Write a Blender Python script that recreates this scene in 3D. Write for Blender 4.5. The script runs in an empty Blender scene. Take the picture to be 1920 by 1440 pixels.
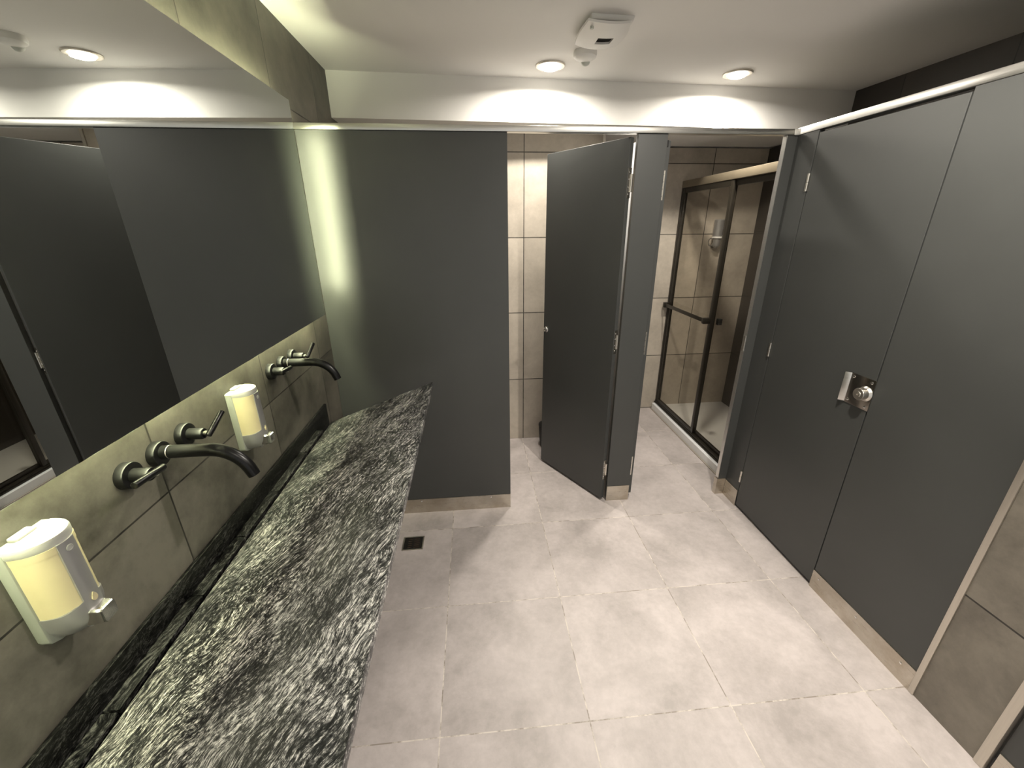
import bpy, bmesh, math
from mathutils import Vector, Matrix

# ---------------------------------------------------------------- scale
# Everything is measured in units in which a floor tile is 0.6; the tiles are 50 cm, so K turns units into metres.
K = 0.5 / 0.6
SC = bpy.context.scene
COL = SC.collection

# ---------------------------------------------------------------- camera
CAM = dict(cx=0.84751, cy=-2.42197, cz=1.8713, yaw=-0.08911, pit=-0.36701, rol=-0.00725, f=771.769)
def make_camera():
    c = CAM
    cy, sy = math.cos(c['yaw']), math.sin(c['yaw'])
    cp, sp = math.cos(c['pit']), math.sin(c['pit'])
    cr, sr = math.cos(c['rol']), math.sin(c['rol'])
    f = Vector((-sy*cp, cy*cp, sp)); r = Vector((cy, sy, 0)); u = r.cross(f)
    r2 = cr*r + sr*u; u2 = -sr*r + cr*u
    cd = bpy.data.cameras.new('camera'); co = bpy.data.objects.new('camera', cd)
    cd.sensor_fit = 'HORIZONTAL'; cd.sensor_width = 36.0; cd.lens = c['f']/1920*36
    cd.clip_start = 0.02; cd.clip_end = 50
    m = Matrix((r2, u2, -f)).transposed().to_4x4()
    m.translation = Vector((c['cx'], c['cy'], c['cz']))*K
    co.matrix_world = m
    COL.objects.link(co); SC.camera = co
make_camera()

# ---------------------------------------------------------------- world, exposure
w = bpy.data.worlds.new('world'); SC.world = w; w.use_nodes = True
w.node_tree.nodes['Background'].inputs[0].default_value = (1.0, 0.97, 0.93, 1)
w.node_tree.nodes['Background'].inputs[1].default_value = 0.45
SC.view_settings.view_transform = 'Standard'
SC.view_settings.look = 'None'
SC.view_settings.gamma = 1.0
SC.view_settings.use_curve_mapping = False
SC.view_settings.exposure = 0.6
SC.cycles.max_bounces = 10
SC.cycles.diffuse_bounces = 6
SC.cycles.glossy_bounces = 6
SC.cycles.transmission_bounces = 8
SC.cycles.transparent_max_bounces = 12
SC.cycles.caustics_reflective = True
SC.cycles.blur_glossy = 0.6
SC.cycles.caustics_refractive = False
SC.cycles.sample_clamp_indirect = 4.0

# ceiling downlights: (x, y, power)  -- the first two are in the photograph, the others are unseen, added to brighten the room; the middle one follows the lock's shadow
ZC = 2.7606
WARM = (1.0, 0.93, 0.82)
DOWN = [(1.352, 0.508, 10.5), (2.560, 0.565, 10.0), (1.30, -2.45, 3.0), (2.05, -1.20, 18.5), (2.45, -2.45, 6.0)]
LED_STRENGTH = 102.0
LED_COLOR = (0.97, 1.0, 0.62)

# ---------------------------------------------------------------- node helpers
def new_mat(name):
    m = bpy.data.materials.new(name); m.use_nodes = True
    nt = m.node_tree; nt.nodes.clear()
    out = nt.nodes.new('ShaderNodeOutputMaterial'); b = nt.nodes.new('ShaderNodeBsdfPrincipled')
    nt.links.new(b.outputs[0], out.inputs[0])
    return m, nt, b
def N(nt, t, **kw):
    n = nt.nodes.new(t)
    for k, v in kw.items(): setattr(n, k, v)
    return n
def setin(nt, sock, v):
    if isinstance(v, bpy.types.NodeSocket): nt.links.new(v, sock)
    else: sock.default_value = v
def math_(nt, op, a, b=0.0, c=None, clamp=False):
    n = N(nt, 'ShaderNodeMath', operation=op, use_clamp=clamp)
    setin(nt, n.inputs[0], a); setin(nt, n.inputs[1], b)
    if c is not None: setin(nt, n.inputs[2], c)
    return n.outputs[0]
def pos(nt):
    g = N(nt, 'ShaderNodeNewGeometry')
    v = N(nt, 'ShaderNodeVectorMath', operation='SCALE'); nt.links.new(g.outputs['Position'], v.inputs[0]); v.inputs['Scale'].default_value = 1/K
    return v.outputs[0]
def objpos(nt):
    g = N(nt, 'ShaderNodeTexCoord')
    v = N(nt, 'ShaderNodeVectorMath', operation='SCALE'); nt.links.new(g.outputs['Object'], v.inputs[0]); v.inputs['Scale'].default_value = 1/K
    return v.outputs[0]
def noise(nt, vec, scale, detail=4, rough=0.55, dist=0.0):
    n = N(nt, 'ShaderNodeTexNoise'); nt.links.new(vec, n.inputs['Vector'])
    n.inputs['Scale'].default_value = scale; n.inputs['Detail'].default_value = detail
    n.inputs['Roughness'].default_value = rough; n.inputs['Distortion'].default_value = dist
    return n.outputs['Fac']
def ramp(nt, fac, stops):
    r = N(nt, 'ShaderNodeValToRGB'); nt.links.new(fac, r.inputs[0]); cr = r.color_ramp
    while len(cr.elements) < len(stops): cr.elements.new(0.5)
    for e, (p, c) in zip(cr.elements, stops):
        e.position = p; e.color = (*c, 1) if len(c) == 3 else c
    return r.outputs[0]
def mix(nt, fac, a, b, blend='MIX'):
    n = N(nt, 'ShaderNodeMix', data_type='RGBA', blend_type=blend)
    setin(nt, n.inputs['Factor'], fac)
    for s, v in ((n.inputs[6], a), (n.inputs[7], b)):
        if isinstance(v, bpy.types.NodeSocket): nt.links.new(v, s)
        else: s.default_value = (*v, 1)
    return n.outputs[2]
def bump(nt, b, height, strength=0.2, dist=0.01):
    n = N(nt, 'ShaderNodeBump'); n.inputs['Strength'].default_value = strength; n.inputs['Distance'].default_value = dist
    nt.links.new(height, n.inputs['Height']); nt.links.new(n.outputs[0], b.inputs['Normal'])

def simple(name, col, rough=0.5, metal=0.0, var=0.0, scale=8.0, spec=0.5, bumps=0.0, coat=0.0):
    m, nt, b = new_mat(name)
    p = objpos(nt)
    f = noise(nt, p, scale, 5)
    lo = tuple(c*(1-var) for c in col); hi = tuple(min(1, c*(1+var)) for c in col)
    nt.links.new(ramp(nt, f, [(0.3, lo), (0.7, hi)]), b.inputs['Base Color'])
    b.inputs['Roughness'].default_value = rough; b.inputs['Metallic'].default_value = metal
    b.inputs['Specular IOR Level'].default_value = spec
    b.inputs['Coat Weight'].default_value = coat
    if bumps: bump(nt, b, noise(nt, p, scale*12, 2), bumps, 0.003)
    return m

def tile_mat(name, axes, size, off, col, dark, grout, gw=0.0035, rough=0.45, mottled=1.0):
    m, nt, b = new_mat(name)
    p = pos(nt); s = N(nt, 'ShaderNodeSeparateXYZ'); nt.links.new(p, s.inputs[0])
    ax = [s.outputs['XYZ'.index(a)] for a in axes]
    lines = []; ids = []
    for a, o in zip(ax, off):
        q = math_(nt, 'DIVIDE', math_(nt, 'SUBTRACT', a, o), size)
        fl = math_(nt, 'FLOOR', q); ids.append(fl)
        d = math_(nt, 'ABSOLUTE', math_(nt, 'SUBTRACT', math_(nt, 'SUBTRACT', q, fl), 0.5))
        lines.append(math_(nt, 'GREATER_THAN', d, 0.5 - gw/size))
        lines.append(d)
    g = math_(nt, 'MAXIMUM', lines[0], lines[2])
    comb = N(nt, 'ShaderNodeCombineXYZ'); nt.links.new(ids[0], comb.inputs[0]); nt.links.new(ids[1], comb.inputs[1])
    wn = N(nt, 'ShaderNodeTexWhiteNoise', noise_dimensions='3D'); nt.links.new(comb.outputs[0], wn.inputs['Vector'])
    # a different piece of the cloud pattern on every tile
    vo = N(nt, 'ShaderNodeVectorMath', operation='MULTIPLY_ADD'); nt.links.new(wn.outputs['Color'], vo.inputs[0]); vo.inputs[1].default_value = (7, 7, 7); nt.links.new(p, vo.inputs[2])
    v = vo.outputs[0]
    cloud = noise(nt, v, 2.6, 7, 0.62, 0.3)
    fine = noise(nt, v, 30, 5, 0.7)
    spots = noise(nt, v, 9.0, 6, 0.75)
    f = math_(nt, 'ADD', math_(nt, 'MULTIPLY', cloud, 0.75), math_(nt, 'MULTIPLY', fine, 0.25))
    c = ramp(nt, f, [(0.36, dark), (0.62, col)])
    sp = ramp(nt, spots, [(0.27, (1, 1, 1)), (0.36, (0, 0, 0))])
    c = mix(nt, math_(nt, 'MULTIPLY', sp, 0.16*mottled), c, tuple(x*0.35 for x in dark))
    tint = math_(nt, 'ADD', math_(nt, 'MULTIPLY', wn.outputs['Value'], 0.10), 0.95)
    tc = N(nt, 'ShaderNodeCombineXYZ')
    for i in range(3): nt.links.new(tint, tc.inputs[i])
    c = mix(nt, 1.0, c, tc.outputs[0], 'MULTIPLY')
    # grout, worn light and dark along its length
    gn = noise(nt, p, 11, 4, 0.7)
    gc = ramp(nt, gn, [(0.42, grout[0]), (0.56, grout[1])])
    c = mix(nt, g, c, gc)
    nt.links.new(c, b.inputs['Base Color'])
    b.inputs['Roughness'].default_value = rough
    nt.links.new(math_(nt, 'ADD', math_(nt, 'MULTIPLY', fine, 0.25), rough-0.1), b.inputs['Roughness'])
    h = math_(nt, 'SUBTRACT', math_(nt, 'MULTIPLY', fine, 0.15), math_(nt, 'MULTIPLY', g, 1.0))
    bump(nt, b, h, 0.25, 0.004)
    return m

def granite_mat(name, light=1.0, ang=62.0, spec=0.4):
    m, nt, b = new_mat(name)
    p = pos(nt)
    wob = N(nt, 'ShaderNodeTexNoise'); nt.links.new(p, wob.inputs['Vector']); wob.inputs['Scale'].default_value = 3.2; wob.inputs['Detail'].default_value = 3
    sub = N(nt, 'ShaderNodeVectorMath', operation='MULTIPLY_ADD'); nt.links.new(wob.outputs['Color'], sub.inputs[0]); sub.inputs[1].default_value = (0.20, 0.20, 0.08); nt.links.new(p, sub.inputs[2])
    rot = N(nt, 'ShaderNodeMapping', vector_type='POINT'); nt.links.new(sub.outputs[0], rot.inputs['Vector'])
    rot.inputs['Rotation'].default_value = (0, 0, math.radians(-ang)); rot.inputs['Scale'].default_value = (1, 1, 1)
    def st(sx, sy, scale, detail, rough):
        mp = N(nt, 'ShaderNodeMapping', vector_type='POINT'); nt.links.new(rot.outputs[0], mp.inputs['Vector']); mp.inputs['Scale'].default_value = (sx, sy, sy)
        return noise(nt, mp.outputs[0], scale, detail, rough)
    a = st(1.0, 5.0, 20, 7, 0.8)
    c2 = st(1.0, 3.6, 75, 5, 0.8)
    big = st(1.0, 2.2, 4.0, 3, 0.5)
    f = math_(nt, 'ADD', math_(nt, 'MULTIPLY', a, 0.50), math_(nt, 'MULTIPLY', c2, 0.50))
    f = math_(nt, 'ADD', f, math_(nt, 'MULTIPLY', math_(nt, 'SUBTRACT', big, 0.5), 0.16))
    k = light
    c = ramp(nt, f, [(0.438, (0.005*k, 0.005*k, 0.006*k)), (0.483, (0.022*k, 0.023*k, 0.024*k)), (0.513, (0.085*k, 0.085*k, 0.083*k)), (0.543, (0.33*k, 0.325*k, 0.31*k)), (0.592, (0.85*k, 0.84*k, 0.80*k))])
    nt.links.new(c, b.inputs['Base Color'])
    b.inputs['Roughness'].default_value = 0.34
    b.inputs['Specular IOR Level'].default_value = spec
    bump(nt, b, f, 0.12, 0.004)
    return m

def brushed(name, col, rough=0.3, var=0.25, axis=(1, 1, 30), dirt=None):
    m, nt, b = new_mat(name)
    p = pos(nt)
    mp = N(nt, 'ShaderNodeMapping', vector_type='POINT'); nt.links.new(p, mp.inputs['Vector']); mp.inputs['Scale'].default_value = axis
    f = noise(nt, mp.outputs[0], 9, 4, 0.6)
    c = ramp(nt, f, [(0.3, tuple(x*(1-var) for x in col)), (0.7, col)])
    if dirt:
        d = noise(nt, p, 6, 6, 0.7)
        c = mix(nt, ramp(nt, d, [(0.42, (0, 0, 0)), (0.66, (0.75, 0.75, 0.75))]), c, dirt)
    nt.links.new(c, b.inputs['Base Color'])
    b.inputs['Metallic'].default_value = 1.0
    nt.links.new(math_(nt, 'ADD', math_(nt, 'MULTIPLY', f, 0.2), rough-0.1), b.inputs['Roughness'])
    return m

def emit_mat(name, col, strength):
    m = bpy.data.materials.new(name); m.use_nodes = True; nt = m.node_tree; nt.nodes.clear()
    o = nt.nodes.new('ShaderNodeOutputMaterial'); e = nt.nodes.new('ShaderNodeEmission')
    e.inputs[0].default_value = (*col, 1); e.inputs[1].default_value = strength
    nt.links.new(e.outputs[0], o.inputs[0]); return m

def glass_mat(name, tint, rough=0.0, refl=1.0):
    # thin tinted pane
    m = bpy.data.materials.new(name); m.use_nodes = True; nt = m.node_tree; nt.nodes.clear()
    o = nt.nodes.new('ShaderNodeOutputMaterial'); mx = nt.nodes.new('ShaderNodeMixShader')
    t = nt.nodes.new('ShaderNodeBsdfTransparent'); t.inputs[0].default_value = (*tint, 1)
    g = nt.nodes.new('ShaderNodeBsdfGlossy'); g.inputs['Roughness'].default_value = 0.02
    lw = nt.nodes.new('ShaderNodeLayerWeight'); lw.inputs[0].default_value = 0.5
    fr = math_(nt, 'MULTIPLY_ADD', math_(nt, 'POWER', lw.outputs['Facing'], 5.0), 0.45, 0.02)
    nt.links.new(fr, mx.inputs[0]); nt.links.new(t.outputs[0], mx.inputs[1]); nt.links.new(g.outputs[0], mx.inputs[2])
    nt.links.new(mx.outputs[0], o.inputs[0]); return m

# ---------------------------------------------------------------- materials
GX, GY = 0.64582, -0.19033
TS = 0.6
WALLC, WALLD = (0.255, 0.228, 0.188), (0.145, 0.129, 0.106)
G_DARK = ((0.045, 0.04, 0.034), (0.09, 0.08, 0.065))
M = {}
M['floor'] = tile_mat('floor_tile', 'XY', TS, (GX, GY), (0.615, 0.555, 0.54), (0.40, 0.36, 0.345), ((0.30, 0.26, 0.225), (0.68, 0.62, 0.56)), gw=0.0024, rough=0.42)
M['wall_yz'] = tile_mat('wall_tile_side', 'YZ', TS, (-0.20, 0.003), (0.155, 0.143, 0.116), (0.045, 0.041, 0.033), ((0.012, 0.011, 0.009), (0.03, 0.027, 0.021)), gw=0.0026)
M['wall_yz_shaded'] = tile_mat('wall_tile_shaded', 'YZ', TS, (-0.11, 0.003), (0.045, 0.038, 0.032), (0.032, 0.027, 0.023), ((0.008, 0.007, 0.006), (0.02, 0.018, 0.015)), gw=0.003)  # tile colour darkened to hold the shade on the right-hand walls
M['wall_xz_wc'] = tile_mat('wall_tile_toilet', 'XZ', 0.595, (1.255, -0.002), (0.60, 0.535, 0.45), (0.44, 0.39, 0.325), G_DARK, gw=0.0035)
M['wall_xz_sh'] = tile_mat('wall_tile_shower', 'XZ', 0.593, (3.035, 0.006), (0.55, 0.49, 0.41), (0.38, 0.335, 0.28), G_DARK, gw=0.0035)
M['wall_pier'] = tile_mat('wall_tile_pier', 'YZ', TS, (-0.80, -0.031), WALLC, WALLD, ((0.02, 0.018, 0.015), (0.035, 0.03, 0.025)), gw=0.0035)
M['wall_xz_front'] = tile_mat('wall_tile_front', 'XZ', TS, (0.3, 0.003), WALLC, WALLD, G_DARK)
M['paint'] = simple('white_ceiling_paint', (0.88, 0.865, 0.835), 0.75, var=0.012, scale=1.5, bumps=0.05)
M['laminate'] = simple('charcoal_laminate', (0.058, 0.060, 0.058), 0.40, var=0.06, scale=2.2, spec=0.5, bumps=0.02)
M['laminate_edge'] = simple('grey_edge_band', (0.16, 0.16, 0.16), 0.45, var=0.05)
M['pale_board'] = simple('pale_grey_board', (0.55, 0.56, 0.57), 0.4, var=0.03)
M['alu'] = brushed('brushed_aluminium', (0.78, 0.77, 0.74), 0.34, 0.12, (1, 1, 40))
M['steel'] = brushed('stained_stainless', (0.62, 0.58, 0.51), 0.30, 0.08, (1, 1, 12), dirt=(0.44, 0.38, 0.30))
M['trim'] = brushed('satin_trim', (0.66, 0.62, 0.55), 0.45, 0.1, (20, 20, 1))
M['chrome'] = simple('chrome', (0.80, 0.79, 0.77), 0.12, 1.0)
M['nickel'] = simple('satin_nickel', (0.72, 0.69, 0.63), 0.28, 1.0, var=0.05)
M['lockplate'] = brushed('dark_polished_steel', (0.36, 0.33, 0.29), 0.22, 0.15, (4, 4, 4))
M['black'] = simple('matte_black_metal', (0.005, 0.005, 0.005), 0.30, 0.0, var=0.1, spec=0.35)
M['bronze'] = simple('dark_bronze_aluminium', (0.026, 0.022, 0.016), 0.34, 0.3, var=0.1)
M['header'] = simple('lit_bronze_aluminium', (0.24, 0.20, 0.14), 0.38, 0.35, var=0.06)  # dark bronze header, downlight's glow painted in as a paler tone
M['rubber'] = simple('black_rubber', (0.006, 0.006, 0.006), 0.6)
M['granite'] = granite_mat('streaked_granite', 1.0)
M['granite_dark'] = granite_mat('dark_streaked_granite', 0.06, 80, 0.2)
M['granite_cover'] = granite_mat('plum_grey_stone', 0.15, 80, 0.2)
M['whiteplastic'] = simple('white_plastic', (0.78, 0.77, 0.74), 0.35, var=0.02)
M['offwhite'] = simple('cream_white_plastic', (0.35, 0.35, 0.32), 0.35, var=0.02)
M['dispgrey'] = simple('sage_grey_plastic', (0.30, 0.315, 0.27), 0.4, var=0.03)
M['greyplastic'] = simple('pale_grey_plastic', (0.58, 0.60, 0.54), 0.4, var=0.03)
M['silver'] = simple('silver_plastic', (0.38, 0.375, 0.37), 0.30, 0.6, var=0.04)
M['soap'] = simple('cream_soap_tank', (0.52, 0.455, 0.28), 0.25, var=0.04, scale=14)
M['acrylic'] = simple('white_acrylic', (0.90, 0.91, 0.91), 0.25, var=0.01)
M['silicone'] = simple('grey_grout_line', (0.35, 0.31, 0.26), 0.6)
M['dark'] = simple('dark_cavity', (0.012, 0.010, 0.008), 0.8)
M['rust'] = simple('blackened_iron', (0.016, 0.014, 0.012), 0.5, 0.3, var=0.4, scale=30)
M['rustwell'] = simple('rusty_sump', (0.10, 0.062, 0.040), 0.8, 0.0, var=0.6, scale=40)
M['glass'] = glass_mat('smoked_glass', (0.965, 0.95, 0.92))
m, nt, b = new_mat('mirror_silver'); b.inputs['Base Color'].default_value = (0.69, 0.72, 0.69, 1); b.inputs['Metallic'].default_value = 1; b.inputs['Roughness'].default_value = 0.0
M['mirror'] = m
M['led'] = emit_mat('led_strip_light', LED_COLOR, LED_STRENGTH)
M['lamp'] = emit_mat('lamp_glow', (1.0, 0.93, 0.80), 14.0)

# ---------------------------------------------------------------- geometry helpers
class B:
    """collects shapes (in units), then becomes ONE mesh object"""
    def __init__(s): s.bm = bmesh.new(); s.mi = 0
    def _add(s, verts, faces):
        vs = [s.bm.verts.new(v) for v in verts]; fs = []
        for f in faces:
            try:
                fc = s.bm.faces.new([vs[i] for i in f]); fc.material_index = s.mi; fs.append(fc)
            except ValueError: pass
        return vs, fs
    def box(s, x0, x1, y0, y1, z0, z1, bev=0.0, seg=2):
        x0, x1 = min(x0, x1), max(x0, x1); y0, y1 = min(y0, y1), max(y0, y1); z0, z1 = min(z0, z1), max(z0, z1)
        vs, fs = s._add([(x, y, z) for z in (z0, z1) for y in (y0, y1) for x in (x0, x1)],
                        [(0, 2, 3, 1), (4, 5, 7, 6), (0, 1, 5, 4), (2, 6, 7, 3), (0, 4, 6, 2), (1, 3, 7, 5)])
        if bev > 0:
            es = list({e for v in vs for e in v.link_edges})
            bmesh.ops.bevel(s.bm, geom=es, offset=bev, segments=seg, affect='EDGES', profile=0.5)
        return s
    def hexa(s, p, bev=0.0):
        """8 points: bottom loop 4, top loop 4 (counter-clockwise from above)"""
        vs, fs = s._add(p, [(3, 2, 1, 0), (4, 5, 6, 7), (0, 1, 5, 4), (1, 2, 6, 5), (2, 3, 7, 6), (3, 0, 4, 7)])
        if bev > 0:
            es = list({e for v in vs for e in v.link_edges})
            bmesh.ops.bevel(s.bm, geom=es, offset=bev, segments=2, affect='EDGES', profile=0.5)
        return s
    def prism(s, pts, z0, z1, axis='z', bev=0.0):
        def P(a, b, c): return {'z': (a, b, c), 'y': (a, c, b), 'x': (c, a, b)}[axis]
        n = len(pts)
        v = [P(a, b, z0) for a, b in pts] + [P(a, b, z1) for a, b in pts]
        vs, fs = s._add(v, [tuple(range(n-1, -1, -1)), tuple(range(n, 2*n))] + [(i, (i+1) % n, n+(i+1) % n, n+i) for i in range(n)])
        if bev > 0:
            es = [e for f in fs[:2] for e in f.edges]
            bmesh.ops.bevel(s.bm, geom=es, offset=bev, segments=2, affect='EDGES', profile=0.5)
        return s
    def loft(s, rings, cap=True):
        n = len(rings[0]); v = [p for r in rings for p in r]; f = []
        for k in range(len(rings)-1):
            for i in range(n):
                j = (i+1) % n
                f.append((k*n+i, k*n+j, (k+1)*n+j, (k+1)*n+i))
        if cap:
            f.append(tuple(range(n-1, -1, -1))); f.append(tuple(range((len(rings)-1)*n, len(rings)*n)))
        s._add(v, f); return s
    def tube(s, path, radii, seg=16, cap=True):
        path = [Vector(p) for p in path]
        if not isinstance(radii, (list, tuple)): radii = [radii]*len(path)
        rings = []; up = None
        for i, p in enumerate(path):
            a = path[max(0, i-1)]; c = path[min(len(path)-1, i+1)]
            t = (c-a)
            if t.length < 1e-9: t = (path[-1]-path[0])
            t.normalize()
            if up is None:
                up = Vector((0, 0, 1)) if abs(t.z) < 0.9 else Vector((1, 0, 0))
            u = (up - t*up.dot(t)).normalized(); vv = t.cross(u); up = u
            rings.append([p + (u*math.cos(2*math.pi*k/seg) + vv*math.sin(2*math.pi*k/seg))*radii[i] for k in range(seg)])
        return s.loft(rings, cap)
    def cyl(s, p0, p1, r, seg=24, bev=0.0):
        p0, p1 = Vector(p0), Vector(p1); d = (p1-p0).normalized()
        if bev > 0:
            return s.lathe(p0, d, [(0, r-bev), (bev*0.3, r-bev*0.3), (bev, r), ((p1-p0).length-bev, r), ((p1-p0).length-bev*0.3, r-bev*0.3), ((p1-p0).length, r-bev)], seg)
        return s.lathe(p0, d, [(0, r), ((p1-p0).length, r)], seg)
    def lathe(s, o, d, prof, seg=24, cap=True):
        """prof: (height along d, radius)"""
        o = Vector(o); d = Vector(d).normalized()
        up = Vector((0, 0, 1)) if abs(d.z) < 0.9 else Vector((1, 0, 0))
        u = (up - d*up.dot(d)).normalized(); v = d.cross(u)
        rings = [[o + d*h + (u*math.cos(2*math.pi*k/seg) + v*math.sin(2*math.pi*k/seg))*r for k in range(seg)] for h, r in prof]
        return s.loft(rings, cap)
    def mat(s, i): s.mi = i; return s
    def build(s, name, mat, parent=None, local=False, smooth=35, **props):
        bmesh.ops.recalc_face_normals(s.bm, faces=s.bm.faces[:])
        off = Vector((0, 0, 0))
        if parent is not None and not local:
            q = parent
            while q.parent: q = q.parent
            off = q.location / K
        for v in s.bm.verts: v.co = (v.co - off)*K
        me = bpy.data.meshes.new(name); s.bm.to_mesh(me); s.bm.free()
        for x in (mat if isinstance(mat, (list, tuple)) else [mat]): me.materials.append(M[x])
        me.shade_smooth(); me.set_sharp_from_angle(angle=math.radians(smooth))
        o = bpy.data.objects.new(name, me); COL.objects.link(o)
        if parent is not None: o.parent = parent
        for k, v in props.items(): o[k] = v
        return o

def thing(name, label, cat, loc=(0, 0, 0), rotz=0.0, group=None):
    o = bpy.data.objects.new(name, None); COL.objects.link(o); o.empty_display_size = 0.05
    o.location = Vector(loc)*K; o.rotation_euler = (0, 0, rotz)
    tag(o, label, cat, group); return o
def tag(o, label, cat, group=None):
    o['label'] = label; o['category'] = cat
    if group: o['group'] = group
    return o
def struct(o): o['kind'] = 'structure'; return o
def dup(root, loc, label, rotz=None):
    r = root.copy(); COL.objects.link(r); r.location = Vector(loc)*K; r['label'] = label
    if rotz is not None: r.rotation_euler = (0, 0, rotz)
    for ch in list(root.children):
        c = ch.copy(); COL.objects.link(c); c.parent = r
        if ch.data and isinstance(ch.data, bpy.types.Light): c.data = ch.data
        for g in ch.children:
            d = g.copy(); COL.objects.link(d); d.parent = c
    return r

# ================================================================ the setting
XR = 2.637          # right-hand partitions
XW = 3.644          # right-hand wall behind them
YF = -3.5           # wall behind the camera
struct(B().box(-0.12, XW+0.12, YF-0.12, 1.70, -0.12, 0.0).build('floor', 'floor'))
struct(B().box(-0.12, XW+0.12, YF-0.12, 1.70, ZC, ZC+0.12).build('ceiling', 'paint'))
struct(B().box(-0.12, 0.0, YF-0.12, 1.70, 0.0, ZC).build('wall_left', 'wall_yz'))
struct(B().box(XW, XW+0.12, YF-0.12, 1.70, 0.0, ZC).build('wall_right', 'wall_yz_shaded'))
# wall behind the camera, its wide opening added so world light brightens the room
struct(B().box(0.0, 0.15, YF-0.12, YF, 0.0, ZC).box(3.45, XW, YF-0.12, YF, 0.0, ZC).box(0.15, 3.45, YF-0.12, YF, 2.55, ZC).build('wall_front', 'paint'))
struct(B().box(1.85, XW, 1.545, 1.70, 0.0, 2.50).build('wall_shower', 'wall_xz_sh'))
wb = struct(B().box(0.0, 1.85, 1.0, 1.70, 0.0, 2.50).build('wall_toilet', 'wall_xz_wc'))
struct(B().box(1.842, 1.862, 0.990, 1.012, 0.0, 2.50).build('trim_1', 'trim'))
struct(B().box(3.535, XW, 0.045, 1.545, 0.0, 2.50).build('wall_side', 'wall_yz_shaded'))
# lowered ceiling over the stalls, its white front face looking at the room
struct(B().prism([(0, 0.678), (XW, 0.678+0.0493*XW), (XW, 1.70), (0, 1.70)], 2.512, ZC).build('ceiling_soffit', 'paint'))
# tiled pier between the right-hand partitions, with its corner trims
struct(B().box(XR, XW, -1.655, -1.415, 0.0, ZC).build('wall_pier', 'wall_pier'))
struct(B().box(XR-0.006, XR+0.02, -1.425, -1.403, 0.0, ZC, 0.002).build('trim_2', 'trim'))
struct(B().box(XR-0.006, XR+0.02, -1.680, -1.650, 0.0, ZC, 0.002).build('trim_3', 'trim'))

# ================================================================ ceiling downlights
def make_downlight(label):
    x, y, p = DOWN[0]
    t = thing('downlight', label, 'light', (x, y, ZC), group='ceiling downlights')
    B().lathe((0, 0, 0), (0, 0, -1), [(0.0, 0.088), (0.005, 0.088), (0.009, 0.084), (0.010, 0.070), (0.006, 0.062), (0.001, 0.060)], 40).build('trim_ring', 'trim', t, local=True)
    B().lathe((0, 0, 0), (0, 0, -1), [(0.0, 0.058), (0.010, 0.057), (0.018, 0.050), (0.024, 0.034), (0.026, 0.005)], 32).build('bulb', 'lamp', t, local=True)
    return t
dl = make_downlight('left of the two glowing round downlights, near the ceiling vent and sensor')
LABELS = [None, 'right of the two glowing round downlights, nearer the shaded tiled wall strip',
          'unseen added ceiling downlight behind the camera on the sink side', 'middle round ceiling downlight behind the camera', 'unseen added ceiling downlight behind the camera on the partition side']
roots = [dl] + [dup(dl, (x, y, ZC), LABELS[i]) for i, (x, y, p) in enumerate(DOWN) if i]
for t, (x, y, p) in zip(roots, DOWN):
    ld = bpy.data.lights.new('lamp', 'AREA'); ld.shape = 'DISK'; ld.size = 0.10*K; ld.energy = p; ld.color = WARM; ld.spread = math.radians(168)
    lo = bpy.data.objects.new('lamp', ld); COL.objects.link(lo); lo.parent = t; lo.location = (-0.024*K, -0.042*K, -0.030*K)

# ================================================================ mirror with its light behind
MX, MZ0, MZ1, MY0, MY1 = 0.066, 1.443, 2.397, -2.95, -0.195
mir = thing('mirror', 'long frameless wall mirror standing off the tiled wall above the sink', 'mirror', (0.0, (MY0+MY1)/2, MZ0))
B().box(MX-0.006, MX, MY0, MY1, MZ0, MZ1, 0.001, 1).build('mirror_glass', 'mirror', mir)
B().box(MX-0.020, MX-0.0065, MY0+0.03, MY1-0.03, MZ0+0.03, MZ1-0.03).build('back_panel', 'dark', mir)
# battens that hold the mirror off the wall
for yy in (-2.7, -1.9, -1.1, -0.45): B().box(0.0015, MX-0.020, yy-0.02, yy+0.02, MZ0+0.14, MZ1-0.14).build('batten', 'dark', mir)
li, lr, lb = 0.062, 0.040, 0.075
for (y0, y1, z0, z1) in ((MY0+li, MY1-lr, MZ1-li-0.012, MZ1-li), (MY0+li, MY1-lr, MZ0+lb, MZ0+lb+0.006),
                         (MY1-lr-0.012, MY1-lr, MZ0+lb+0.012, MZ1-li-0.013)):
    B().box(0.024, 0.040, y0, y1, z0, z1).build('led_strip', 'led', mir, label='glowing greenish white light strip')

# ================================================================ sloped granite sink
SY0, SY1 = -2.32, -0.33
van = thing('trough_sink', 'sloped ramp sink of streaked black and white granite along the mirror wall', 'sink', (0.3, -1.3, 0.9))
def zt(x): return 0.878 + 0.346*x
XI, XO0, XO1 = 0.060, 0.616, 0.606
th = 0.032
B().hexa([(XI, SY0, zt(XI)-th), (XO0, SY0, zt(XO0)-th), (XO1, SY1+0.02, zt(XO1)-th), (XI, SY1-0.03, zt(XI)-th),
          (XI, SY0, zt(XI)), (XO0, SY0, zt(XO0)), (XO1, SY1+0.02, zt(XO1)), (XI, SY1-0.03, zt(XI))], 0.003).build('basin_slab', 'granite', van)
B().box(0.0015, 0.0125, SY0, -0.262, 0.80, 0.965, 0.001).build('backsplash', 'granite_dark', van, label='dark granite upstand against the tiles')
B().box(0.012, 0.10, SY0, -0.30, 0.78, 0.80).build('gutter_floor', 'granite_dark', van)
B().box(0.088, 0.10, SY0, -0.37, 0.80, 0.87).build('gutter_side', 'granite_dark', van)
yy = -0.45
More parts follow.
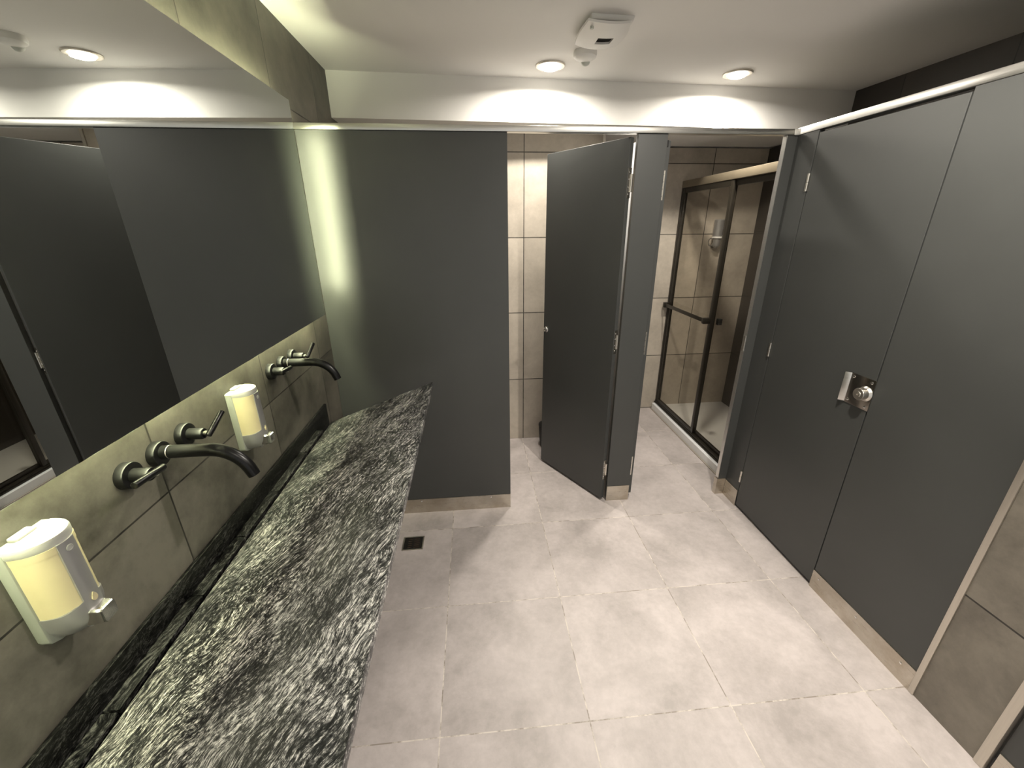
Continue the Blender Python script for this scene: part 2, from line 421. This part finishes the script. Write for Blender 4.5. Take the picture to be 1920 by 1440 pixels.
for k, ln in enumerate((0.22, 0.30, 0.26, 0.24, 0.30, 0.26, 0.30)):
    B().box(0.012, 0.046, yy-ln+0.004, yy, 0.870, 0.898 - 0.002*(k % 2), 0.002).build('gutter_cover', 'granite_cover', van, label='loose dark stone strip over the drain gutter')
    yy -= ln
for y in (-0.6, -1.3, -2.05):
    B().prism([(0.0015, 0.55), (0.04, 0.55), (0.52, zt(0.52)-th-0.002), (0.10, zt(0.10)-th-0.002), (0.10, 0.778), (0.0015, 0.778)], y-0.015, y+0.015, 'y').build('bracket', 'black', van)

# ================================================================ wall taps
def make_tap(label, y, group):
    t = thing('wall_faucet', label, 'faucet', (0, y, 1.321), group=group)
    def flange(b, yy):
        return b.lathe((0, yy, 0), (1, 0, 0), [(0.0, 0.033), (0.017, 0.033), (0.0195, 0.0315), (0.020, 0.030)], 32)
    path = []; r0 = 0.0165
    for k in range(8): path.append((0.020 + 0.112*k/7, 0, 0.004))
    for k in range(1, 15):
        a = math.radians(70*k/14); R = 0.098
        path.append((0.132 + R*math.sin(a), 0, 0.004 - R*(1-math.cos(a))))
    path.append((path[-1][0]+0.0065, 0, path[-1][2]-0.018))
    b = B().tube(path, [0.0175]*8 + [0.0175-0.0016*k/14 for k in range(15)], 20)
    sp = b.build('spout', 'black', t, local=True)
    flange(B(), 0.0).build('flange', 'black', sp, local=True)
    B().lathe((0.0365, 0, 0.004), (1, 0, 0), [(0, 0.0176), (0.0005, 0.0179), (0.0015, 0.0179), (0.002, 0.0176)], 24).build('joint_ring', 'trim', sp, local=True, label='pale worn ring at the joint')
    for s_, yo in ((-1, -0.102), (1, 0.107)):
        h = B().lathe((0.0, yo, 0), (1, 0, 0), [(0.0195, 0.0165), (0.056, 0.0165), (0.060, 0.0150), (0.060, 0.0100), (0.055, 0.0085)], 28).build('handle', 'black', t, local=True)
        flange(B(), yo).build('flange', 'black', h, local=True)
        B().cyl((0.053, yo, 0), (0.074, yo, 0.002), 0.0065, 14).build('pin', 'nickel', h, local=True)
        if s_ < 0: p0, p1 = (0.080, yo+0.016, 0.010), (0.082, yo-0.078, 0.019)
        else: p0, p1 = (0.078, yo-0.012, -0.002), (0.092, yo+0.052, 0.045)
        B().cyl(p0, p1, 0.0082, 18, 0.0015).build('lever', 'black', h, local=True)
    return t
tap = make_tap('black wall tap between the two soap dispensers, curved spout and two levers', -1.400, 'black wall taps over the sink')
dup(tap, (0, -0.645, 1.321), 'black wall tap farther along, nearest the grey partition corner')

# ================================================================ soap dispensers
def outline(sc=1.0, n=28, xo=0.020, d=0.056, hw=0.046, zz=0.0, px=1.0):
    pts = []
    for k in range(n+1):
        a = -math.pi/2 + math.pi*k/n
        y = hw*sc*math.sin(a); x = xo + d*sc*max(0.0, math.cos(a))**0.8*px
        pts.append((x, y, zz))
    return pts
def make_dispenser(label, y):
    t = thing('soap_dispenser', label, 'soap dispenser', (0, y, 1.128), group='wall soap dispensers')
    # backplate: wide at the wall, drooping tongue below
    pl = [(-0.050, 0.012), (-0.046, 0.004), (-0.03, -0.004), (0.0, -0.010), (0.03, -0.004), (0.046, 0.004), (0.050, 0.012), (0.050, 0.218), (0.046, 0.222), (-0.046, 0.222), (-0.050, 0.218)]
    B().prism(pl, 0.0, 0.021, 'x', 0.002).build('back_plate', 'dispgrey', t, local=True)
    tank = B().loft([outline(zz=0.062), outline(zz=0.205)]).build('soap_tank', 'soap', t, local=True, label='translucent tank full of cream coloured soap')
    B().loft([outline(1.012, zz=0.192, xo=0.0205), outline(1.012, zz=0.206, xo=0.0205)]).build('tank_neck', 'soap', tank, local=True)
    # silver base, its rim higher in the middle
    rings = []
    for z, sc in ((0.004, 0.66), (0.010, 0.80), (0.030, 0.97), (0.050, 1.03)): rings.append(outline(sc, zz=z, xo=0.021))
    top = [(x, yy, 0.064 + 0.016*max(0, 1-abs(yy)/0.04)) for x, yy, _ in outline(1.035, zz=0, xo=0.021)]
    rings.append(top)
    base = B().loft(rings).build('base', 'silver', t, local=True)
    # front strip
    st = []
    for z in (0.052, 0.207):
        r = [(x+0.003, yy, z) for x, yy, _ in outline(1.0, 60, zz=z) if abs(yy) <= 0.0165]
        r += [(x-0.004, yy, z) for x, yy, _ in reversed(r)]
        st.append(r)
    strip = B().loft(st).build('front_strip', 'silver', t, local=True)
    B().lathe((0.078, 0, 0.190), (1, 0, 0), [(0, 0.0065), (0.002, 0.0065), (0.0025, 0.005), (0.0012, 0.0045), (0.0012, 0.001)], 20).build('lock_screw', 'offwhite', strip, local=True)
    B().prism([(0.0, 0.080), (0.004, 0.073), (0.0055, 0.067), (0.004, 0.062), (0.0, 0.060), (-0.004, 0.062), (-0.0055, 0.067), (-0.004, 0.073)], 0.076, 0.0815, 'x').build('level_window', 'soap', strip, local=True, label='drop shaped cream window')
    # lid
    lid = B().loft([outline(1.02, zz=0.206, xo=0.018), outline(1.06, zz=0.210, xo=0.016), outline(1.06, zz=0.219, xo=0.016), outline(1.02, zz=0.223, xo=0.017), outline(0.8, zz=0.2245, xo=0.020)]).build('lid', 'offwhite', t, local=True)
    B().box(0.002, 0.022, -0.018, 0.018, 0.222, 0.230, 0.003).build('latch', 'offwhite', lid, local=True)
    # push button
    r = []
    for x, hy, hz in ((0.058, 0.0185, 0.0195), (0.072, 0.0185, 0.0195), (0.092, 0.0160, 0.0170), (0.096, 0.0145, 0.0155)):
        r.append([(x, s1*hy*c, 0.029 + s2*hz*d) for s1, s2, c, d in ((-1, -1, 1, .8), (-1, -1, .8, 1), (1, -1, .8, 1), (1, -1, 1, .8), (1, 1, 1, .8), (1, 1, .8, 1), (-1, 1, .8, 1), (-1, 1, 1, .8))])
    B().loft(r).build('push_button', 'chrome', t, local=True, label='chrome push button')
    B().cyl((0.050, 0, -0.004), (0.050, 0, 0.006), 0.007, 14).build('nozzle', 'silver', t, local=True)
    return t
dsp = make_dispenser('cream soap dispenser nearest the camera, on the wall below the mirror edge', -1.742)
dup(dsp, (0, -1.016, 1.128), 'cream soap dispenser between the two black wall taps')

# ================================================================ partitions facing the camera
def screws(parent, pts, axis='y', r=0.0055, h=0.003):
    for p in pts:
        d = {'y': (0, -1, 0), 'x': (-1, 0, 0)}[axis]
        B().lathe(p, d, [(0, r), (h*0.5, r), (h, r*0.5)], 10).build('screw', 'chrome', parent)
ZS, ZR, ZRT = 0.1094, 2.3197, 2.348
P1 = 1.0482
pn = thing('partition_panel', 'wide charcoal partition panel at the end of the sink', 'partition panel', (P1/2, 0.015, 0), group='charcoal partition panels')
B().box(0.0, P1, 0.0, 0.03, 0.02, ZR, 0.001, 1).build('panel_board', 'laminate', pn)
sk = B().box(0.0, P1-0.0005, -0.004, -0.0005, 0.0, ZS).build('kick_plate', 'steel', pn, label='stained steel kick plate')
screws(sk, [(0.43, -0.004, 0.094), (0.91, -0.004, 0.094)])
pl = thing('pilaster', 'narrow charcoal partition post between the two doorways', 'partition panel', (1.823, 0.015, 0), group='charcoal partition panels')
B().box(1.742, 1.905, 0.0, 0.03, 0.02, ZR, 0.001, 1).build('panel_board', 'laminate', pl)
B().box(1.7425, 1.9045, -0.004, -0.0005, 0.0, ZS+0.012).build('kick_plate', 'steel', pl, label='stained steel kick plate')

def hinge_parts(parent, z, px, py, leaf_dirs, h=0.085, r=0.0075):
    """barrel at (px,py), leaves along the given horizontal directions"""
    b = B().cyl((px, py, z-h/2), (px, py, z-0.001), r, 14).cyl((px, py, z+0.001), (px, py, z+h/2), r, 14)
    return b
# wc door, hinged on the post and swung into the stall
HX, HY = 1.703, 0.003
dang = math.atan2(0.585-0.003, 1.359-1.703)       # direction of the leaf
DW, DT = 0.676, 0.028
door = thing('cubicle_door', 'charcoal toilet door standing ajar, small chrome lock near its left edge', 'door', (HX, HY, 0), dang, group='charcoal cubicle doors')
# local x runs along the leaf from hinge edge; the face turned to the camera is local +y
B().box(0.0, DW, -DT, 0.0, 0.018, 2.305, 0.001, 1).build('door_leaf', 'laminate', door, local=True)
for z in (2.085, 1.185, 0.255):
    hg = B().cyl((-0.004, -DT-0.001, z-0.045), (-0.004, -DT-0.001, z+0.045), 0.0065, 14).build('hinge', 'nickel', door, local=True)
    lf = B().box(-0.0025, 0.0, -DT, -0.004, z-0.075, z+0.075).build('leaf', 'nickel', hg, local=True)
    sb = B()
    for q in (-0.055, -0.02, 0.02, 0.055): sb.lathe((-0.0025, -0.012, z+q), (-1, 0, 0), [(0, 0.0045), (0.002, 0.003)], 10)
    sb.build('screw_heads', 'chrome', hg, local=True)
kn = B().lathe((DW-0.036, 0.0, 1.15), (0, 1, 0), [(0, 0.021), (0.005, 0.021), (0.007, 0.018), (0.010, 0.016), (0.022, 0.014), (0.024, 0.011), (0.021, 0.008), (0.021, 0.001)], 24).build('lock_knob', 'chrome', door, local=True)

# door of the shower room, opened square into the room behind the post
d2 = thing('cubicle_door', 'charcoal shower room door opened square so only its edge shows', 'door', (1.925, 0.10, 0), group='charcoal cubicle doors')
B().box(1.909, 1.939, 0.034, 0.70, 0.030, 2.295, 0.001, 1).build('door_leaf', 'laminate', d2)
B().box(1.908, 1.926, 0.028, 0.036, 2.265, 2.296).build('end_cap', 'rubber', d2)
for z in (2.075, 1.165, 0.26):
    hg = B().box(1.908, 1.926, 0.0315, 0.0339, z-0.075, z+0.075).build('hinge', 'nickel', d2)
    sb = B()
    for q in (-0.055, -0.018, 0.018, 0.055): sb.lathe((1.917, 0.0315, z+q), (0, -1, 0), [(0, 0.0045), (0.002, 0.003)], 10)
    sb.build('screw_heads', 'chrome', hg)
# divider between toilet and shower room
dv = thing('partition_panel', 'pale grey dividing panel running back from the post beside the toilet', 'partition panel', (1.823, 0.5, 0))
B().box(1.815, 1.840, 0.032, 0.988, 0.02, ZR, 0.001, 1).build('panel_board', 'pale_board', dv)
B().box(1.812, 1.843, 0.033, 0.985, 0.0, 0.09).build('kick_plate', 'steel', dv)

# right end post of the shower doorway
ps = thing('pilaster', 'slim charcoal post in the corner at the right of the shower doorway', 'partition panel', (2.6, 0.015, 0), group='charcoal partition panels')
B().box(2.578, 3.53, 0.0, 0.03, 0.02, ZR, 0.001, 1).build('panel_board', 'laminate', ps)
B().box(2.5745, 2.5778, 0.0, 0.031, 0.115, ZR-0.001).build('edge_strip', 'alu', ps, label='bright metal edge strip')
B().box(2.572, 2.632, -0.004, -0.0005, 0.0, 0.130).build('kick_plate', 'steel', ps, label='stained steel kick plate')
B().box(2.5685, 2.5718, -0.004, 0.031, 0.0, 0.130).build('plate_return', 'steel', ps)
B().box(2.5715, 2.5743, 0.004, 0.024, 1.10, 1.20).build('strike_plate', 'chrome', ps)

# ================================================================ right-hand partitions
V1, V2 = -0.8454, -0.152
p2 = thing('partition_panel', 'narrow charcoal panel between the corner and the closed right door', 'partition panel', (XR+0.015, -0.08, 0), group='charcoal partition panels')
B().box(XR, XR+0.03, V2+0.003, 0.0-0.0005, 0.02, ZR, 0.001, 1).build('panel_board', 'laminate', p2)
B().box(XR-0.004, XR-0.0005, V2+0.003, -0.005, 0.0, 0.125).build('kick_plate', 'steel', p2, label='stained steel kick plate')
rd = thing('cubicle_door', 'closed charcoal door on the right with a square steel lock', 'door', (XR+0.015, (V1+V2)/2, 0), group='charcoal cubicle doors')
B().box(XR, XR+0.03, V1+0.003, V2-0.003, 0.018, 2.305, 0.001, 1).build('door_leaf', 'laminate', rd)
for z in (2.075, 1.155, 0.245):
    hg = B().cyl((XR-0.005, V2, z-0.043), (XR-0.005, V2, z-0.001), 0.0075, 14).cyl((XR-0.005, V2, z+0.001), (XR-0.005, V2, z+0.043), 0.0075, 14).build('hinge', 'nickel', rd)
# lock: plate with a bent-out pull flange and a knob
lk = B().box(XR-0.004, XR-0.0005, -0.850, -0.722, 1.058, 1.207, 0.0015).build('lock_plate', 'lockplate', rd, label='square polished steel lock')
B().hexa([(XR-0.004, -0.724, 1.060), (XR-0.001, -0.722, 1.060), (XR-0.019, -0.702, 1.060), (XR-0.022, -0.704, 1.060),
          (XR-0.004, -0.724, 1.205), (XR-0.001, -0.722, 1.205), (XR-0.019, -0.702, 1.205), (XR-0.022, -0.704, 1.205)], 0.001).build('pull_flange', 'alu', lk)
B().lathe((XR-0.004, -0.815, 1.134), (-1, 0, 0), [(0, 0.036), (0.004, 0.034), (0.010, 0.029), (0.032, 0.0285), (0.036, 0.0265), (0.0355, 0.013), (0.038, 0.012), (0.038, 0.007), (0.032, 0.006), (0.032, 0.001)], 32).build('knob', 'nickel', lk)
for y, z in ((-0.738, 1.190), (-0.832, 1.192), (-0.738, 1.076), (-0.832, 1.074)):
    B().lathe((XR-0.004, y, z), (-1, 0, 0), [(0, 0.0065), (0.002, 0.006), (0.0035, 0.003)], 12).build('screw', 'chrome', lk)
p3 = thing('partition_panel', 'charcoal panel at the right, between closed door and tiled pier', 'partition panel', (XR+0.015, -1.12, 0), group='charcoal partition panels')
B().box(XR, XR+0.03, -1.403, V1-0.003, 0.02, ZR, 0.001, 1).build('panel_board', 'laminate', p3)
k3 = B().box(XR-0.005, XR-0.0005, -1.403, V1-0.002, 0.0, ZS+0.003).build('kick_plate', 'steel', p3, label='stained steel kick plate')
screws(k3, [(XR-0.005, -0.89, 0.085), (XR-0.005, -1.12, 0.085), (XR-0.005, -1.345, 0.085)], 'x')
p4 = thing('partition_panel', 'sliver of charcoal panel beyond the tiled pier, bottom right corner', 'partition panel', (XR+0.03, -2.3, 0), group='charcoal partition panels')
B().box(XR+0.012, XR+0.042, -3.4, -1.686, 0.02, ZR, 0.001, 1).build('panel_board', 'laminate', p4)
B().box(XR+0.007, XR+0.0115, -3.4, -1.690, 0.0, ZS).build('kick_plate', 'steel', p4, label='stained steel kick plate')

# head rails over the partitions
hr = thing('head_rail', 'long brushed aluminium rail over the sink end panel and doorways', 'rail', (1.3, 0.01, ZR))
B().box(0.0, XR-0.004, -0.012, 0.036, ZR+0.0005, ZRT, 0.002).build('rail_bar', 'alu', hr)
B().prism([(XR-0.03, -0.014), (XR-0.004, -0.016), (XR-0.004, 0.03), (XR-0.03, 0.03)], ZR-0.001, ZRT+0.001).build('corner_bracket', 'alu', hr)
hr2 = thing('head_rail', 'brushed aluminium rail over the closed right door and panels', 'rail', (XR+0.015, -0.7, ZR))
B().box(XR-0.004+0.0005, XR+0.036, -1.4025, 0.036, ZR+0.0005, ZRT+0.006, 0.002).build('rail_bar', 'alu', hr2)

# ================================================================ shower
YB = 1.545
tray = thing('shower_tray', 'white shower tray with a raised front lip on the tiled floor', 'shower tray', (3.1, 0.8, 0))
B().box(2.725, 2.815, 0.045, YB-0.02, 0.0, 0.068, 0.0025, 1).build('front_lip', 'acrylic', tray)
B().box(2.815, 3.533, 0.045, YB-0.002, 0.0, 0.035, 0.002).build('tray_floor', 'acrylic', tray)
B().box(2.712, 2.7245, 0.045, YB-0.002, 0.0, 0.006, 0.002).build('sealant', 'silicone', tray)
enc = thing('shower_enclosure', 'dark bronze framed sliding glass shower screen on the white tray', 'shower screen', (2.785, 0.8, 0.068))
B().box(2.762, 2.812, 0.045, YB-0.004, 0.0685, 0.098, 0.003).box(2.752, 2.762, 0.045, YB-0.004, 0.0685, 0.082, 0.002).build('bottom_track', 'bronze', enc)
B().box(2.762, 2.812, 0.045, YB-0.004, 2.178, 2.236, 0.003).build('header', 'header', enc)
B().box(2.764, 2.810, YB-0.034, YB-0.004, 0.098, 2.178, 0.002).build('wall_jamb', 'bronze', enc)
B().box(2.764, 2.810, 0.045, 0.075, 0.098, 2.178, 0.002).build('wall_jamb', 'bronze', enc)
def sash(name, x, y0, y1, parent):
    z0, z1 = 0.100, 2.176; s = 0.038
    b = B().box(x-0.009, x+0.009, y0, y0+s, z0, z1, 0.002).box(x-0.009, x+0.009, y1-s, y1, z0, z1, 0.002).box(x-0.009, x+0.009, y0+s, y1-s, z0, z0+0.03).box(x-0.009, x+0.009, y0+s, y1-s, z1-0.04, z1)
    f = b.build(name, 'bronze', parent)
    B().box(x-0.0025, x+0.0025, y0+s-0.004, y1-s+0.004, z0+0.026, z1-0.036).build('glass_pane', 'glass', f)
    return f
s1 = sash('sliding_panel', 2.776, 0.745, YB-0.034, enc)
s2 = sash('sliding_panel', 2.798, 0.078, 0.790, enc)
tb = B().box(2.712, 2.724, 0.755, 1.505, 1.118, 1.150, 0.003)
for y in (0.762, 1.498): tb.box(2.706, 2.767, y-0.016, y+0.016, 1.108, 1.156, 0.003)
tb.build('towel_bar', 'bronze', s1)
B().box(2.807, 2.840, 0.70, 0.735, 1.105, 1.155, 0.003).build('inner_pull', 'rubber', s2)

sd = thing('shower_dispenser', 'chrome cylinder soap dispenser on the tiled wall inside the shower', 'soap dispenser', (3.14, YB, 1.65))
B().box(3.115, 3.165, YB-0.018, YB, 1.66, 1.90, 0.003).build('wall_bracket', 'chrome', sd)
tk = B().lathe((3.14, YB-0.062, 1.765), (0, 0, 1), [(0, 0.046), (0.14, 0.046), (0.148, 0.040), (0.150, 0.005)], 28).build('tank', 'silver', sd)
B().box(3.158, 3.166, YB-0.106, YB-0.098, 1.78, 1.83).build('level_slot', 'dark', tk)
B().lathe((3.14, YB-0.062, 1.750), (0, 0, 1), [(0, 0.047), (0.015, 0.047)], 28).build('collar', 'whiteplastic', sd)
B().lathe((3.14, YB-0.062, 1.66), (0, 0, 1), [(0, 0.012), (0.02, 0.030), (0.09, 0.036)], 24).build('pump_body', 'silver', sd)
ring = [(3.088 + 0.026*math.cos(2*math.pi*k/20), YB-0.055, 1.715 + 0.034*math.sin(2*math.pi*k/20)) for k in range(21)]
B().tube(ring, 0.006, 8, False).build('side_ring', 'chrome', sd)

# ================================================================ small things
dr = thing('floor_drain', 'small square rusty floor drain between sink and end panel', 'drain', (0.40, -0.303, 0))
fx0, fx1, fy0, fy1 = 0.338, 0.468, -0.362, -0.245
B().box(fx0, fx1, fy0, fy0+0.008, 0, 0.003).box(fx0, fx1, fy1-0.008, fy1, 0, 0.003).box(fx0, fx0+0.008, fy0+0.008, fy1-0.008, 0, 0.003).box(fx1-0.008, fx1, fy0+0.008, fy1-0.008, 0, 0.003).build('frame', 'trim', dr)
B().box(fx0+0.008, fx1-0.008, fy0+0.008, fy1-0.008, 0.0, 0.0008).build('well', 'rustwell', dr)
g = B(); gx0, gx1, gy0, gy1 = fx0+0.008, fx1-0.008, fy0+0.008, fy1-0.008
g.box(gx0, gx0+0.026, gy0, gy1, 0.0008, 0.003).box(gx1-0.018, gx1, gy0, gy1, 0.0008, 0.003)
for k in range(6):
    yk = gy0 + (gy1-gy0-0.012)*k/5; g.box(gx0+0.026, gx1-0.018, yk, yk+0.011, 0.0008, 0.003)
g.box((gx0+gx1)/2-0.008, (gx0+gx1)/2+0.006, gy0, gy1, 0.0008, 0.0029)
g.build('grate', 'rust', dr)

fan = thing('extractor_fan', 'white square ceiling extractor vent with a dark square hole', 'extractor fan', (1.52, 0.0, ZC))
B().hexa([(1.436, 0.142, ZC-0.020), (1.636, 0.152, ZC-0.020), (1.622, -0.128, ZC-0.020), (1.426, -0.142, ZC-0.020),
          (1.430, 0.150, ZC), (1.642, 0.160, ZC), (1.628, -0.136, ZC), (1.420, -0.150, ZC)], 0.004).build('base_frame', 'whiteplastic', fan)
# curved front cover with a square hole, standing off on short posts
zf = ZC-0.052
cov = B()
nx, ny = 12, 12
def covz(u, v): return zf + 0.012*(2*u-1)**2 + 0.004*(2*v-1)**2
idx = {}
hole = lambda i, j: 5 <= i < 9 and 6 <= j < 9
for i in range(nx+1):
    for j in range(ny+1):
        u, v = i/nx, j/ny
        x = 1.404 + 0.196*u + 0.010*v*u - 0.012*math.sin(math.pi*v)*(1-u) + 0.020*math.sin(math.pi*v)*u
        y = -0.165 + 0.262*v + 0.010*u + 0.014*math.sin(math.pi*u)*(2*v-1)
        for s_ in (0, 1): idx[i, j, s_] = cov.bm.verts.new((x, y, covz(u, v) + 0.010*s_))
solid = lambda i, j: 0 <= i < nx and 0 <= j < ny and not hole(i, j)
for i in range(nx):
    for j in range(ny):
        if not solid(i, j): continue
        for s_ in (0, 1): cov.bm.faces.new([idx[i, j, s_], idx[i+1, j, s_], idx[i+1, j+1, s_], idx[i, j+1, s_]])
        for (a, bq, di, dj) in (((i, j), (i+1, j), 0, -1), ((i+1, j), (i+1, j+1), 1, 0), ((i+1, j+1), (i, j+1), 0, 1), ((i, j+1), (i, j), -1, 0)):
            if not solid(i+di, j+dj): cov.bm.faces.new([idx[a[0], a[1], 0], idx[bq[0], bq[1], 0], idx[bq[0], bq[1], 1], idx[a[0], a[1], 1]])
cv = cov.build('front_cover', 'whiteplastic', fan)
B().cyl((1.430, -0.130, zf+0.008), (1.430, -0.130, zf-0.002), 0.008, 16).build('round_badge', 'greyplastic', cv)
for x, y in ((1.432, -0.128), (1.598, -0.118), (1.440, 0.075), (1.602, 0.085)):
    B().box(x-0.005, x+0.005, y-0.005, y+0.005, zf+0.024, ZC-0.0195).build('spacer_post', 'whiteplastic', fan)
B().box(1.455, 1.590, -0.085, 0.095, zf+0.016, ZC-0.0195).build('throat_shade', 'dark', fan)  # solid dark block painting the shade inside the cover's hole

sn = thing('motion_sensor', 'small white domed motion sensor on the ceiling beside the vent', 'sensor', (1.505, 0.285, ZC))
B().lathe((1.505, 0.285, ZC), (0, 0, -1), [(0, 0.062), (0.014, 0.065), (0.028, 0.062), (0.036, 0.050), (0.040, 0.030), (0.041, 0.004)], 32).build('housing', 'whiteplastic', sn)
B().lathe((1.520, 0.330, ZC-0.024), (0.1, 0.55, -0.83), [(0, 0.026), (0.012, 0.026), (0.022, 0.022), (0.028, 0.013), (0.030, 0.002)], 24).build('lens', 'greyplastic', sn)

bn = thing('waste_bin', 'black bin mostly hidden behind the ajar toilet door', 'bin', (1.46, 0.86, 0))
B().lathe((1.465, 0.84, 0), (0, 0, 1), [(0, 0.070), (0.01, 0.076), (0.20, 0.088), (0.205, 0.085)], 32).build('bucket', 'rubber', bn)
B().lathe((1.465, 0.84, 0.205), (0, 0, 1), [(0, 0.090), (0.012, 0.088), (0.03, 0.06), (0.035, 0.005)], 32).build('lid', 'rubber', bn)
